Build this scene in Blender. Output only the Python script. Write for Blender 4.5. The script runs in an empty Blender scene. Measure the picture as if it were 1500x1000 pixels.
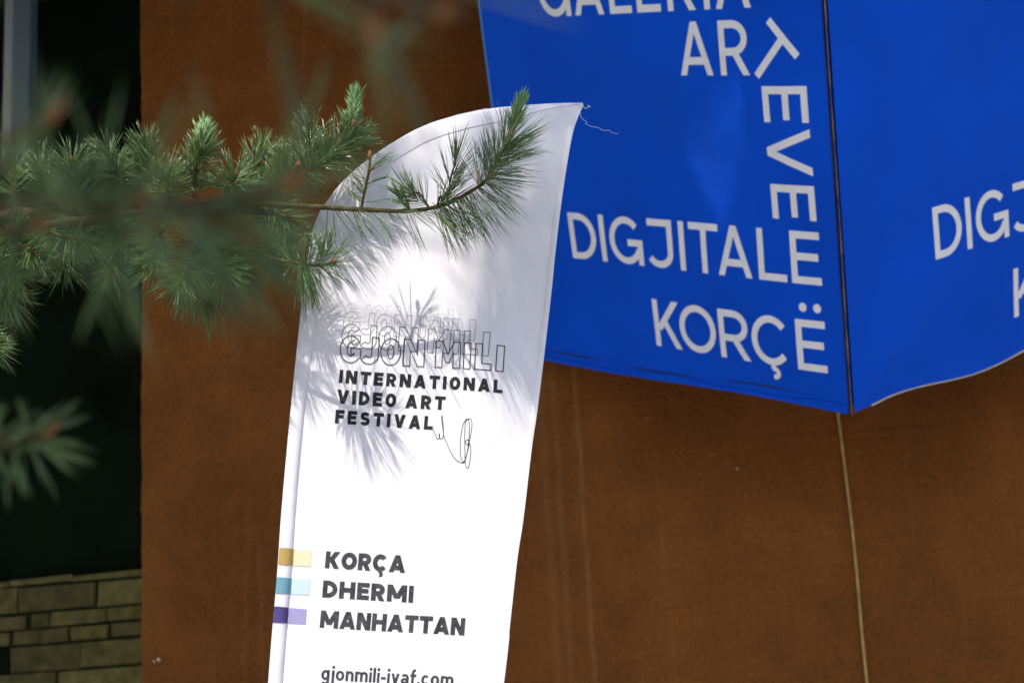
import bpy, math, random
import numpy as np
from mathutils import Vector, Matrix

random.seed(7)
rng = np.random.default_rng(11)
sc = bpy.context.scene
col = sc.collection

# ------------------------------------------------------------------ camera
CAM = Vector((0.0, 0.0, 1.6))
FPX = 2450.0                                   # focal length in pixels of a 1500 px wide frame
_up = Vector((-543.0, 9800.0, -2450.0)).normalized()      # world up seen from the camera
_fw = Vector((0, 0, -1)); _fw = (_fw - _fw.dot(_up) * _up).normalized()
_rt = _fw.cross(_up)
ROT = Matrix((_rt, _fw, _up))
cd = bpy.data.cameras.new('camera')
cam = bpy.data.objects.new('camera', cd); col.objects.link(cam)
cd.sensor_width = 36.0; cd.lens = FPX / 1500.0 * 36.0
cd.clip_start = 0.02; cd.clip_end = 3000
cam.matrix_world = Matrix.Translation(CAM) @ ROT.to_4x4()
cd.dof.use_dof = True
cd.dof.focus_distance = 3.52
cd.dof.aperture_fstop = 4.6
sc.camera = cam

# ------------------------------------------------------------------ sky, sun, exposure
LIGHT = Vector((0.47, 1.0, -1.72)).normalized()           # direction the sunlight travels
elev = math.asin(-LIGHT.z)
az = math.atan2(-LIGHT.x, -LIGHT.y)
w = bpy.data.worlds.new('World'); sc.world = w; w.use_nodes = True
nt = w.node_tree; bg = nt.nodes['Background']
sky = nt.nodes.new('ShaderNodeTexSky'); sky.sky_type = 'NISHITA'; sky.sun_disc = False
sky.sun_elevation = elev; sky.sun_rotation = az
nt.links.new(sky.outputs[0], bg.inputs[0]); bg.inputs[1].default_value = 0.12
sd = bpy.data.lights.new('sun', 'SUN'); sd.energy = 3.7; sd.angle = math.radians(0.53)
sd.color = (1.0, 0.95, 0.88)
sun = bpy.data.objects.new('sun', sd); col.objects.link(sun)
sun.rotation_euler = LIGHT.to_track_quat('-Z', 'Y').to_euler(); sun.location = (-3, -6, 12)
vs = sc.view_settings
vs.view_transform = 'Standard'; vs.look = 'None'; vs.exposure = 0.80; vs.gamma = 1.0; vs.use_curve_mapping = False


# ------------------------------------------------------------------ helpers
def ray(px, py):
    return ROT @ Vector(((px - 750) / FPX, -(py - 500) / FPX, -1.0))

def at(px, py, Y):
    r = ray(px, py)
    return CAM + r * (Y / r.y)

def link(name, me, parent=None, mat=None, kind=None):
    o = bpy.data.objects.new(name, me); col.objects.link(o)
    if mat is not None:
        me.materials.clear(); me.materials.append(mat)
    if parent is not None: o.parent = parent
    if kind: o['kind'] = kind
    return o

def mesh(name, verts, faces, smooth=False):
    me = bpy.data.meshes.new(name)
    me.from_pydata([tuple(v) for v in verts], [], faces)
    if smooth:
        me.polygons.foreach_set('use_smooth', [True] * len(me.polygons))
    me.update()
    return me

def empty(name, label, cat, loc=(0, 0, 0), group=None):
    o = bpy.data.objects.new(name, None); col.objects.link(o)
    o.location = loc; o['label'] = label; o['category'] = cat
    if group: o['group'] = group
    return o

def tag(o, label, cat, group=None):
    o['label'] = label; o['category'] = cat
    if group: o['group'] = group
    return o

def local(verts, root):
    l = Vector(root.location)
    return [Vector(v) - l for v in verts]

def box(x0, x1, y0, y1, z0, z1):
    v = [(x0, y0, z0), (x1, y0, z0), (x1, y1, z0), (x0, y1, z0), (x0, y0, z1), (x1, y0, z1), (x1, y1, z1), (x0, y1, z1)]
    f = [(0, 3, 2, 1), (4, 5, 6, 7), (0, 1, 5, 4), (1, 2, 6, 5), (2, 3, 7, 6), (3, 0, 4, 7)]
    return v, f

def tube(path, radii, seg=8, cap=True):
    path = [Vector(p) for p in path]
    if not hasattr(radii, '__len__'): radii = [radii] * len(path)
    v, f = [], []
    prev = None
    for i, p in enumerate(path):
        t = (path[min(i + 1, len(path) - 1)] - path[max(i - 1, 0)]).normalized()
        if prev is None:
            a = t.cross(Vector((0, 0, 1)))
            if a.length < 1e-3: a = t.cross(Vector((1, 0, 0)))
        else:
            a = prev - prev.dot(t) * t
        a.normalize(); prev = a; b = t.cross(a)
        for k in range(seg):
            q = 2 * math.pi * k / seg
            v.append(p + (a * math.cos(q) + b * math.sin(q)) * radii[i])
    for i in range(len(path) - 1):
        for k in range(seg):
            k2 = (k + 1) % seg
            f.append((i * seg + k, i * seg + k2, (i + 1) * seg + k2, (i + 1) * seg + k))
    if cap:
        f.append(tuple(range(seg))[::-1]); n = (len(path) - 1) * seg
        f.append(tuple(n + k for k in range(seg)))
    return v, f

def curve(pts, n):
    """Catmull-Rom through points (tuples or Vectors) resampled to n points, even in length"""
    P = np.array([tuple(p) for p in pts], float)
    Q = np.vstack([2 * P[0] - P[1], P, 2 * P[-1] - P[-2]])
    out = []
    for i in range(1, len(Q) - 2):
        for t in np.linspace(0, 1, 24, endpoint=False):
            a, b, c, d = Q[i - 1], Q[i], Q[i + 1], Q[i + 2]
            out.append(.5 * ((2 * b) + (-a + c) * t + (2 * a - 5 * b + 4 * c - d) * t * t + (-a + 3 * b - 3 * c + d) * t ** 3))
    out.append(P[-1]); out = np.array(out)
    s = np.concatenate([[0], np.cumsum(np.linalg.norm(np.diff(out, axis=0), axis=1))])
    u = np.linspace(0, s[-1], n)
    return np.stack([np.interp(u, s, out[:, k]) for k in range(out.shape[1])], 1)


# ------------------------------------------------------------------ materials
def nodes(name):
    m = bpy.data.materials.new(name); m.use_nodes = True
    n = m.node_tree.nodes; l = m.node_tree.links
    return m, n, l, n['Principled BSDF']

def plain(name, c, rough=0.6, spec=0.3, var=0.0, vscale=8.0, bump=0.0, bscale=60.0, metal=0.0):
    m, n, l, b = nodes(name)
    b.inputs['Base Color'].default_value = (*c, 1); b.inputs['Roughness'].default_value = rough
    b.inputs['Specular IOR Level'].default_value = spec; b.inputs['Metallic'].default_value = metal
    tc = n.new('ShaderNodeTexCoord')
    if var:
        t = n.new('ShaderNodeTexNoise'); t.inputs['Scale'].default_value = vscale; t.inputs['Detail'].default_value = 6
        r = n.new('ShaderNodeValToRGB')
        r.color_ramp.elements[0].position = .3; r.color_ramp.elements[1].position = .7
        r.color_ramp.elements[0].color = (*[x * (1 - var) for x in c], 1)
        r.color_ramp.elements[1].color = (*[min(1, x * (1 + var)) for x in c], 1)
        l.new(tc.outputs['Object'], t.inputs['Vector']); l.new(t.outputs['Fac'], r.inputs[0]); l.new(r.outputs[0], b.inputs['Base Color'])
    if bump:
        t2 = n.new('ShaderNodeTexNoise'); t2.inputs['Scale'].default_value = bscale; t2.inputs['Detail'].default_value = 5
        bp = n.new('ShaderNodeBump'); bp.inputs['Strength'].default_value = bump; bp.inputs['Distance'].default_value = .01
        l.new(tc.outputs['Object'], t2.inputs['Vector']); l.new(t2.outputs['Fac'], bp.inputs['Height']); l.new(bp.outputs[0], b.inputs['Normal'])
    return m

def stucco():
    m, n, l, b = nodes('brown_stucco')
    tc = n.new('ShaderNodeTexCoord')
    def noise(sc_, det, rough=.6, vec=None):
        t = n.new('ShaderNodeTexNoise'); t.inputs['Scale'].default_value = sc_; t.inputs['Detail'].default_value = det
        t.inputs['Roughness'].default_value = rough
        l.new(vec or tc.outputs['Object'], t.inputs['Vector']); return t
    def mix(a, bcol, fac, mode='MIX'):
        x = n.new('ShaderNodeMix'); x.data_type = 'RGBA'; x.blend_type = mode
        if hasattr(fac, 'links'): l.new(fac, x.inputs[0])
        else: x.inputs[0].default_value = fac
        for s, i in ((a, 6), (bcol, 7)):
            if hasattr(s, 'links'): l.new(s, x.inputs[i])
            else: x.inputs[i].default_value = (*s, 1)
        return x.outputs[2]
    big = noise(1.1, 5); mid = noise(5.0, 8, .7); fine = noise(170, 4, .7); grain = noise(55, 6, .75)
    r = n.new('ShaderNodeValToRGB'); l.new(big.outputs[0], r.inputs[0])
    r.color_ramp.elements[0].position = .35; r.color_ramp.elements[1].position = .68
    r.color_ramp.elements[0].color = (.240, .085, .0215, 1); r.color_ramp.elements[1].color = (.365, .124, .0300, 1)
    c = r.outputs[0]
    r2 = n.new('ShaderNodeValToRGB'); l.new(mid.outputs[0], r2.inputs[0])
    r2.color_ramp.elements[0].position = .38; r2.color_ramp.elements[1].position = .62
    r2.color_ramp.elements[0].color = (.72, .74, .76, 1); r2.color_ramp.elements[1].color = (1.08, 1.05, 1.0, 1)
    c = mix(c, r2.outputs[0], .5, 'MULTIPLY')
    r3 = n.new('ShaderNodeValToRGB'); l.new(grain.outputs[0], r3.inputs[0])
    r3.color_ramp.elements[0].position = .40; r3.color_ramp.elements[1].position = .62
    r3.color_ramp.elements[0].color = (.62, .64, .66, 1); r3.color_ramp.elements[1].color = (1.12, 1.1, 1.05, 1)
    c = mix(c, r3.outputs[0], .6, 'MULTIPLY')
    # vertical rain streaks, pale
    mp = n.new('ShaderNodeMapping'); mp.inputs['Scale'].default_value = (7.0, 1.0, .32)
    l.new(tc.outputs['Object'], mp.inputs[0])
    st = noise(2.2, 5, .6, mp.outputs[0])
    r4 = n.new('ShaderNodeValToRGB'); l.new(st.outputs[0], r4.inputs[0])
    r4.color_ramp.elements[0].position = .60; r4.color_ramp.elements[1].position = .80
    r4.color_ramp.elements[0].color = (0, 0, 0, 1); r4.color_ramp.elements[1].color = (.6, .6, .6, 1)
    c = mix(c, (.42, .19, .055), r4.outputs[0])
    # three old drip lines where water ran down the wall
    sep = n.new('ShaderNodeSeparateXYZ'); l.new(tc.outputs['Object'], sep.inputs[0])
    mz = n.new('ShaderNodeMapping'); mz.inputs['Scale'].default_value = (0, 0, 1); l.new(tc.outputs['Object'], mz.inputs[0])
    wob = noise(2.5, 3, .5, mz.outputs[0]); brk = noise(6.0, 4, .6, mz.outputs[0])
    def math_(op, a, b_):
        x = n.new('ShaderNodeMath'); x.operation = op
        for i_, q in ((0, a), (1, b_)):
            if hasattr(q, 'links'): l.new(q, x.inputs[i_])
            else: x.inputs[i_].default_value = q
        return x.outputs[0]
    for x0, wd, k in ((.243, .016, .26), (.155, .022, .16), (.105, .03, .14)):
        off = math_('ADD', math_('MULTIPLY', wob.outputs[0], .05), x0 - .025)
        d_ = math_('ABSOLUTE', math_('SUBTRACT', sep.outputs[0], off), 0.0)
        m_ = math_('MAXIMUM', math_('SUBTRACT', 1.0, math_('DIVIDE', d_, wd)), 0.0)
        m_ = math_('MULTIPLY', math_('MULTIPLY', m_, brk.outputs[0]), k * 1.6)
        c = mix(c, (.62, .33, .14), m_)
    l.new(c, b.inputs['Base Color'])
    b.inputs['Roughness'].default_value = .95; b.inputs['Specular IOR Level'].default_value = .04
    add = n.new('ShaderNodeMath'); add.operation = 'ADD'
    l.new(grain.outputs[0], add.inputs[0]); l.new(fine.outputs[0], add.inputs[1])
    bp = n.new('ShaderNodeBump'); bp.inputs['Strength'].default_value = 1.0; bp.inputs['Distance'].default_value = .012
    l.new(add.outputs[0], bp.inputs['Height']); l.new(bp.outputs[0], b.inputs['Normal'])
    return m

def vinyl(name, c):
    m, n, l, b = nodes(name)
    tc = n.new('ShaderNodeTexCoord')
    t = n.new('ShaderNodeTexNoise'); t.inputs['Scale'].default_value = 2.4; t.inputs['Detail'].default_value = 3
    l.new(tc.outputs['Object'], t.inputs['Vector'])
    r = n.new('ShaderNodeValToRGB'); l.new(t.outputs[0], r.inputs[0])
    r.color_ramp.elements[0].position = .3; r.color_ramp.elements[1].position = .75
    r.color_ramp.elements[0].color = (*[x * .88 for x in c], 1); r.color_ramp.elements[1].color = (*[min(1, x * 1.1) for x in c], 1)
    d = n.new('ShaderNodeTexNoise'); d.inputs['Scale'].default_value = 90; d.inputs['Detail'].default_value = 4
    l.new(tc.outputs['Object'], d.inputs['Vector'])
    r2 = n.new('ShaderNodeValToRGB'); l.new(d.outputs[0], r2.inputs[0])
    r2.color_ramp.elements[0].position = .72; r2.color_ramp.elements[1].position = .8
    x = n.new('ShaderNodeMix'); x.data_type = 'RGBA'; l.new(r2.outputs[0], x.inputs[0])
    l.new(r.outputs[0], x.inputs[6]); x.inputs[7].default_value = (*[v * .75 + .01 for v in c], 1)
    l.new(x.outputs[2], b.inputs['Base Color'])
    b.inputs['Roughness'].default_value = .55; b.inputs['Specular IOR Level'].default_value = .05
    b.inputs['Sheen Weight'].default_value = .16; b.inputs['Sheen Roughness'].default_value = .35
    t2 = n.new('ShaderNodeTexNoise'); t2.inputs['Scale'].default_value = 3.0; t2.inputs['Detail'].default_value = 2
    l.new(tc.outputs['Object'], t2.inputs['Vector'])
    w2 = n.new('ShaderNodeTexNoise'); w2.inputs['Scale'].default_value = 420; l.new(tc.outputs['Object'], w2.inputs['Vector'])
    b1 = n.new('ShaderNodeBump'); b1.inputs['Strength'].default_value = .45; b1.inputs['Distance'].default_value = .05
    l.new(t2.outputs[0], b1.inputs['Height'])
    b2 = n.new('ShaderNodeBump'); b2.inputs['Strength'].default_value = .12; b2.inputs['Distance'].default_value = .001
    l.new(w2.outputs[0], b2.inputs['Height']); l.new(b1.outputs[0], b2.inputs['Normal']); l.new(b2.outputs[0], b.inputs['Normal'])
    return m

def cloth():
    m, n, l, b = nodes('white_flag_cloth')
    b.inputs['Base Color'].default_value = (.85, .815, .845, 1); b.inputs['Roughness'].default_value = .75
    b.inputs['Specular IOR Level'].default_value = .2
    tc = n.new('ShaderNodeTexCoord')
    t = n.new('ShaderNodeTexNoise'); t.inputs['Scale'].default_value = 9; t.inputs['Detail'].default_value = 4
    mp = n.new('ShaderNodeMapping'); mp.inputs['Scale'].default_value = (1.6, 1, .6); mp.inputs['Rotation'].default_value = (0, .3, 0)
    l.new(tc.outputs['Object'], mp.inputs[0]); l.new(mp.outputs[0], t.inputs['Vector'])
    bp = n.new('ShaderNodeBump'); bp.inputs['Strength'].default_value = .35; bp.inputs['Distance'].default_value = .02
    l.new(t.outputs[0], bp.inputs['Height'])
    wv = n.new('ShaderNodeTexWave'); wv.inputs['Scale'].default_value = 260; wv.bands_direction = 'DIAGONAL'; wv.inputs['Distortion'].default_value = .4
    l.new(tc.outputs['Object'], wv.inputs['Vector'])
    b2 = n.new('ShaderNodeBump'); b2.inputs['Strength'].default_value = .10; b2.inputs['Distance'].default_value = .0006
    l.new(wv.outputs[0], b2.inputs['Height']); l.new(bp.outputs[0], b2.inputs['Normal']); l.new(b2.outputs[0], b.inputs['Normal'])
    tr = n.new('ShaderNodeBsdfTranslucent'); tr.inputs[0].default_value = (.85, .815, .845, 1)
    mx = n.new('ShaderNodeMixShader'); mx.inputs[0].default_value = .22
    out = n['Material Output']
    l.new(b.outputs[0], mx.inputs[1]); l.new(tr.outputs[0], mx.inputs[2]); l.new(mx.outputs[0], out.inputs[0])
    return m

def needle_mat(name, c0, c1, rough=.38):
    m, n, l, b = nodes(name)
    g = n.new('ShaderNodeNewGeometry')
    r = n.new('ShaderNodeValToRGB'); l.new(g.outputs['Random Per Island'], r.inputs[0])
    r.color_ramp.elements[0].color = (*c0, 1); r.color_ramp.elements[1].color = (*c1, 1)
    l.new(r.outputs[0], b.inputs['Base Color'])
    b.inputs['Roughness'].default_value = rough; b.inputs['Specular IOR Level'].default_value = .55
    return m

def print_ink(name, c, var=.5):
    return plain(name, c, rough=.7, spec=.15, var=var, vscale=70)

M_STUCCO = stucco()
M_BLUE = vinyl('blue_vinyl', (.0002, .074, .60))
M_BLUE2 = plain('dark_blue_backing', (.001, .05, .38), .6, .05)
M_SIGNLET = plain('pale_grey_lettering', (.80, .78, .80), .6, .15, var=.05, vscale=30)
M_EDGE = plain('worn_edge_tape', (.16, .11, .075), .7, var=.5, vscale=20)
M_SEAM_SHADE = plain('painted_seam_shade', (.002, .030, .20), .7)  # shade put into the colour, for the corner strip and the hem's crease
M_HEM = plain('white_vinyl_hem', (.55, .5, .45), .6, var=.2, vscale=12)
M_LEDGE = plain('light_blue_edge', (.05, .2, .55), .5)
M_CLOTH = cloth()
M_POLE = plain('grey_pole', (.35, .35, .36), .4, .5)
M_INK = print_ink('charcoal_print', (.022, .022, .024), .35)
M_INK2 = print_ink('soft_charcoal_print', (.05, .05, .055), .45)
M_OUT = [print_ink('outline_print_dark', (.02, .02, .022), .1), print_ink('outline_print_mid', (.12, .12, .125), .1),
         print_ink('outline_print_pale', (.36, .36, .37), .1), print_ink('outline_print_faint', (.58, .58, .60), .05)]
M_BARS = [(plain('ochre_print', (.40, .27, .085), .7, .15), plain('pale_ochre_print', (.66, .60, .40), .7, .15)),
          (plain('teal_print', (.13, .28, .35), .7, .15), plain('pale_teal_print', (.48, .60, .66), .7, .15)),
          (plain('violet_print', (.065, .052, .18), .7, .15), plain('pale_violet_print', (.31, .28, .48), .7, .15))]
M_BARK = plain('pine_bark', (.075, .048, .03), .9, .2, var=.5, vscale=30, bump=.6, bscale=40)
M_TWIG = plain('pine_twig_bark', (.085, .06, .025), .85, .2, var=.5, vscale=60, bump=.7, bscale=120)
M_BUD = plain('orange_brown_bud', (.20, .075, .022), .6, .3, var=.5, vscale=120)
M_BUD2 = plain('orange_bud', (.21, .085, .022), .6, .3, var=.4, vscale=120)
M_SHEATH = plain('pale_bud_scale', (.42, .27, .13), .6, .3, var=.4, vscale=140)
M_NEEDLE = needle_mat('pine_needles', (.026, .072, .018), (.20, .29, .095), .20)
M_CANDLE = needle_mat('young_pine_needles', (.11, .24, .055), (.27, .42, .16))
M_CABLE = plain('tan_cable', (.46, .29, .095), .7, .1, var=.25, vscale=30)
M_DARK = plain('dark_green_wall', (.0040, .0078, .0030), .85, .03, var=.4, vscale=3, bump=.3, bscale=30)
M_FRAME = plain('blue_grey_window_frame', (.13, .17, .20), .5, .25)
M_FRAME2 = plain('pale_window_frame', (.36, .38, .37), .5, .3)
M_GLASS = plain('dark_window_glass', (.006, .01, .009), .12, .5)
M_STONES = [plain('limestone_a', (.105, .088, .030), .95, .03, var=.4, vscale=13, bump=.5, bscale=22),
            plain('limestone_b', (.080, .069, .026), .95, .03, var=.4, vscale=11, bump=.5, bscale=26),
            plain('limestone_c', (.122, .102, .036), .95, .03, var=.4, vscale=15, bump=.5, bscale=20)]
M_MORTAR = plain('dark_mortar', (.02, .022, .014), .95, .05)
M_ADDED_EAVE = plain('grey_added_eave', (.22, .21, .19), .8)
M_PAVE = plain('pavement', (.30, .29, .27), .9, .2, var=.2, vscale=2, bump=.3, bscale=30)
M_CHIP = plain('pale_paint_chip', (.5, .4, .3), .8)
M_THREAD = plain('white_thread', (.75, .75, .78), .8)

# ------------------------------------------------------------------ ground
gv, gf = box(-300, 300, -300, 300, -.3, 0)
o = link('pavement', mesh('pavement', gv, gf), None, M_PAVE); o['kind'] = 'structure'

# ------------------------------------------------------------------ building
WALL_Y = 6.5
bld = empty('gallery_building', 'brown stucco building with a shaded recess and rough stone base beside it', 'building', (0, WALL_Y, 0))
XC = at(207, 400, WALL_Y).x                       # the wall's left corner
# brown wall: a thick slab with an uneven left arris
nz = 260; HZ = 5.2
zs = np.linspace(0, HZ, nz)
jit = np.cumsum(rng.normal(0, .0012, nz)); jit -= np.linspace(jit[0], jit[-1], nz)
jit = jit * .6 + rng.normal(0, .0012, nz)
xs = [0, .012, .05] + list(np.linspace(.3, 12, 24))
v, f = [], []
for i, z in enumerate(zs):
    for j, x in enumerate(xs):
        dx = jit[i] * max(0, 1 - x / .06); dy = .006 if j == 0 else 0
        v.append((XC + x + dx, dy + (rng.normal(0, .0006) if j else 0), z))
    v.append((XC + jit[i], 1.4, z))
    v.append((XC + 12, 1.4, z))
nx = len(xs) + 2
for i in range(nz - 1):
    for j in range(len(xs) - 1):
        a = i * nx + j; f.append((a, a + 1, a + nx + 1, a + nx))
    a = i * nx; b = i * nx + len(xs); f.append((b, a, a + nx, b + nx))
    a = i * nx + len(xs) - 1; b = i * nx + len(xs) + 1; f.append((a, b, b + nx, a + nx))
wall = link('stucco_wall', mesh('stucco_wall', v, f), bld, M_STUCCO)
for px, py, r in ((1080, 686, .006), (232, 965, .009), (226, 968, .005)):
    p = at(px, py, WALL_Y) - Vector(bld.location)
    vv = []; nn = 7
    for k in range(nn):
        q = 2 * math.pi * k / nn; rr = r * random.uniform(.6, 1.2)
        vv.append((p.x + math.cos(q) * rr, -.004, p.z + math.sin(q) * rr))
    vv += [(a_, .004, c_) for a_, _, c_ in vv]
    ff = [tuple(range(nn))[::-1], tuple(range(nn, 2 * nn))] + [(k, (k + 1) % nn, nn + (k + 1) % nn, nn + k) for k in range(nn)]
    link('paint_chip', mesh('paint_chip', vv, ff), wall, M_CHIP)

# eave out of view, added to keep the wall in shade
EAVE_Z = 5.12
ox0, ox1, oy0, oy1 = -7.0, 12.0, -2.62, .16
def on_eave(px, py):            # where the sun that reaches this spot of the sign passes the eave
    n_ = Vector((-.751, -.530, -.386)); c_ = CAM + Vector((1.09487, 5.36738, 1.03578)); r_ = ray(px, py)
    P_ = CAM + r_ * ((c_ - CAM).dot(n_) / r_.dot(n_)); P_ = P_ - LIGHT * ((EAVE_Z - P_.z) / -LIGHT.z)
    return P_.x, P_.y
hole = [on_eave(*q) for q in ((1062, 345), (1100, 205), (1092, 135), (985, 190))]       # hole shaped to throw a patch of sun on the sign
ring = [(ox0, oy0), (ox1, oy0), (ox1, oy1), (ox0, oy1)] + [(x, y - WALL_Y) for x, y in hole]
v = [(x, y, EAVE_Z) for x, y in ring] + [(x, y, EAVE_Z + .012) for x, y in ring]
f = []
for k in range(4):
    k2 = (k + 1) % 4
    f += [(k, 4 + k, 4 + k2, k2), (8 + k, 8 + k2, 12 + k2, 12 + k), (k, k2, 8 + k2, 8 + k), (4 + k, 12 + k, 12 + k2, 4 + k2)]
link('added_eave', mesh('added_eave', v, f), bld, M_ADDED_EAVE)
v, f = box(-7, XC - .02, -.1, .16, EAVE_Z + .013, EAVE_Z + 1.5); link('added_sun_block', mesh('added_sun_block', v, f), bld, M_DARK)  # unseen block, added to stop sun leaking into the recess
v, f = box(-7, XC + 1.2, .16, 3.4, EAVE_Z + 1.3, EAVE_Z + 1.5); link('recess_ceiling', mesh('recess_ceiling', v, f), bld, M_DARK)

# recessed side wall: turns slightly away from the camera towards the left
RY = 7.45 - WALL_Y
th = math.radians(16)
rdir = Vector((-math.cos(th), math.sin(th), 0)); rn = Vector((-math.sin(th), -math.cos(th), 0))
ro = Vector((XC + .25, RY, 0))
def rpt(px, py):
    """pixel to (s, z) on the recessed wall"""
    r = ray(px, py); o_ = ro + Vector(bld.location)
    t = (o_ - CAM).dot(rn) / r.dot(rn); P = CAM + r * t
    return (P - o_).dot(rdir), P.z
def rbox(s0, s1, z0, z1, d0, d1, jitter=0.0, taper=0.0):
    """block on the recessed wall, d = distance out of the wall towards the viewer"""
    v = []
    for (s, z) in ((s0, z0), (s1, z0), (s1, z1), (s0, z1)):
        v.append(ro + rdir * s + rn * d0 + Vector((0, 0, z)))
    cs, cz = (s0 + s1) / 2, (z0 + z1) / 2
    e = min(.006, (z1 - z0) * .15)
    for ring, dd in ((0, d1 - e), (e, d1)):
        for (s, z) in ((s0 + ring, z0 + ring), (s1 - ring, z0 + ring), (s1 - ring, z1 - ring), (s0 + ring, z1 - ring)):
            v.append(ro + rdir * (s + random.uniform(-jitter, jitter)) + rn * (dd + random.uniform(-jitter, jitter)) + Vector((0, 0, z + random.uniform(-jitter, jitter))))
    f = [(0, 1, 2, 3)]
    for k in range(4):
        k2 = (k + 1) % 4
        f.append((k, 4 + k, 4 + k2, k2)); f.append((4 + k, 8 + k, 8 + k2, 4 + k2))
    f.append((8, 11, 10, 9))
    return v, f
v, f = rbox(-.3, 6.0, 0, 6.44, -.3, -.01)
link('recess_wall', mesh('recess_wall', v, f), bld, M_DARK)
_, ztop = rpt(207, 838)
v, f = rbox(-.015, 3.5, 0, ztop - .004, -.008, .05)
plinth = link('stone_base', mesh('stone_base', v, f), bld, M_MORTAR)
rows_px = [836, 846, 886, 910, 934, 974, 1004, 1050]
cuts_px = [[119], [40, 152], [55, 86, 167], [30, 74, 114, 172], [28, 130], [97], [60, 150]]
for i in range(len(rows_px) - 1):
    z1 = rpt(207, rows_px[i] + (0 if i == 0 else 2))[1]; z0 = rpt(207, rows_px[i + 1] - 2)[1]
    ss = sorted([-.012] + [rpt(c, rows_px[i] + 10)[0] for c in cuts_px[i]])
    while ss[-1] < 3.4: ss.append(ss[-1] + random.uniform(.16, .42))
    for j in range(len(ss) - 1):
        left_hole = (i >= 4 and ss[j] >= rpt(30, 960)[0] - .01 and ss[j] < rpt(-40, 960)[0])
        if left_hole: continue
        g = .003 if random.random() < .6 else .006
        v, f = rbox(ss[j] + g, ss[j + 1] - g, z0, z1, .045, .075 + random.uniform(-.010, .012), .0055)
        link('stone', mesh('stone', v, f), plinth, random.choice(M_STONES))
# dark vent in the stone base
s0, z1 = rpt(27, 943); s1, z0 = rpt(-70, 1040)
v, f = rbox(s0 + .002, s1, z0, z1, .051, .06)
link('vent', mesh('vent', v, f), bld, M_DARK)
# window at the upper left of the recess
s0, zb = rpt(51, 215); s1, _ = rpt(8, 215)
win = empty('x', 'x', 'x'); bpy.data.objects.remove(win)
v, f = rbox(s0, s0 + (s1 - s0) * .62, zb - .12, 5.6, -.005, .06)
wf = link('window', mesh('window', v, f), bld, M_FRAME)
v, f = rbox(s0 + (s1 - s0) * .62 + .001, s1, zb - .12, 5.6, -.005, .035)
link('sash', mesh('sash', v, f), wf, M_FRAME2)
v, f = rbox(s1 + .001, s1 + .7, zb - .12, 5.6, -.005, .012)
link('pane', mesh('pane', v, f), wf, M_GLASS)
v, f = rbox(s0 - .02, s1 + .75, zb - .18, zb - .122, -.005, .1)
link('sill', mesh('sill', v, f), wf, M_DARK)

# cable running down the wall from behind the sign
cp = [at(x, y, WALL_Y - .008) for x, y in ((1212, 460), (1220, 540), (1227, 602), (1232, 640), (1240, 705), (1249, 780), (1256, 850), (1262, 920), (1270, 1000), (1280, 1090), (1300, 1250))]
cp.append(Vector((cp[-1].x + .02, WALL_Y - .008, 0.0)))
v, f = tube(curve(cp, 60), .0055, 8)
tag(link('cable', mesh('cable', v, f, True), None, M_CABLE), 'thin tan cable running down the brown wall from behind the blue sign', 'cable')

# ------------------------------------------------------------------ stroke lettering
def offs(path, t, closed=False):
    """both sides of a stroke with mitred joints -> list of (L, R)"""
    P = [Vector((p[0], p[1])) for p in path]; n = len(P); out = []
    for i in range(n):
        if closed: a, b = P[i] - P[i - 1], P[(i + 1) % n] - P[i]
        else:
            a = P[i] - P[i - 1] if i else P[1] - P[0]
            b = P[i + 1] - P[i] if i < n - 1 else P[-1] - P[-2]
        a = a.normalized(); b = b.normalized()
        na = Vector((-a.y, a.x)); nb = Vector((-b.y, b.x)); m = na + nb
        if m.length < 1e-4: m = na
        m.normalize(); k = min(1 / max(m.dot(na), .3), 3)
        out.append((P[i] + m * k * t / 2, P[i] - m * k * t / 2))
    return out

def arc(cx, cy, rx, ry, a0, a1, n=14):
    return [(cx + rx * math.cos(math.radians(a0 + (a1 - a0) * k / n)), cy + ry * math.sin(math.radians(a0 + (a1 - a0) * k / n))) for k in range(n + 1)]

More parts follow.
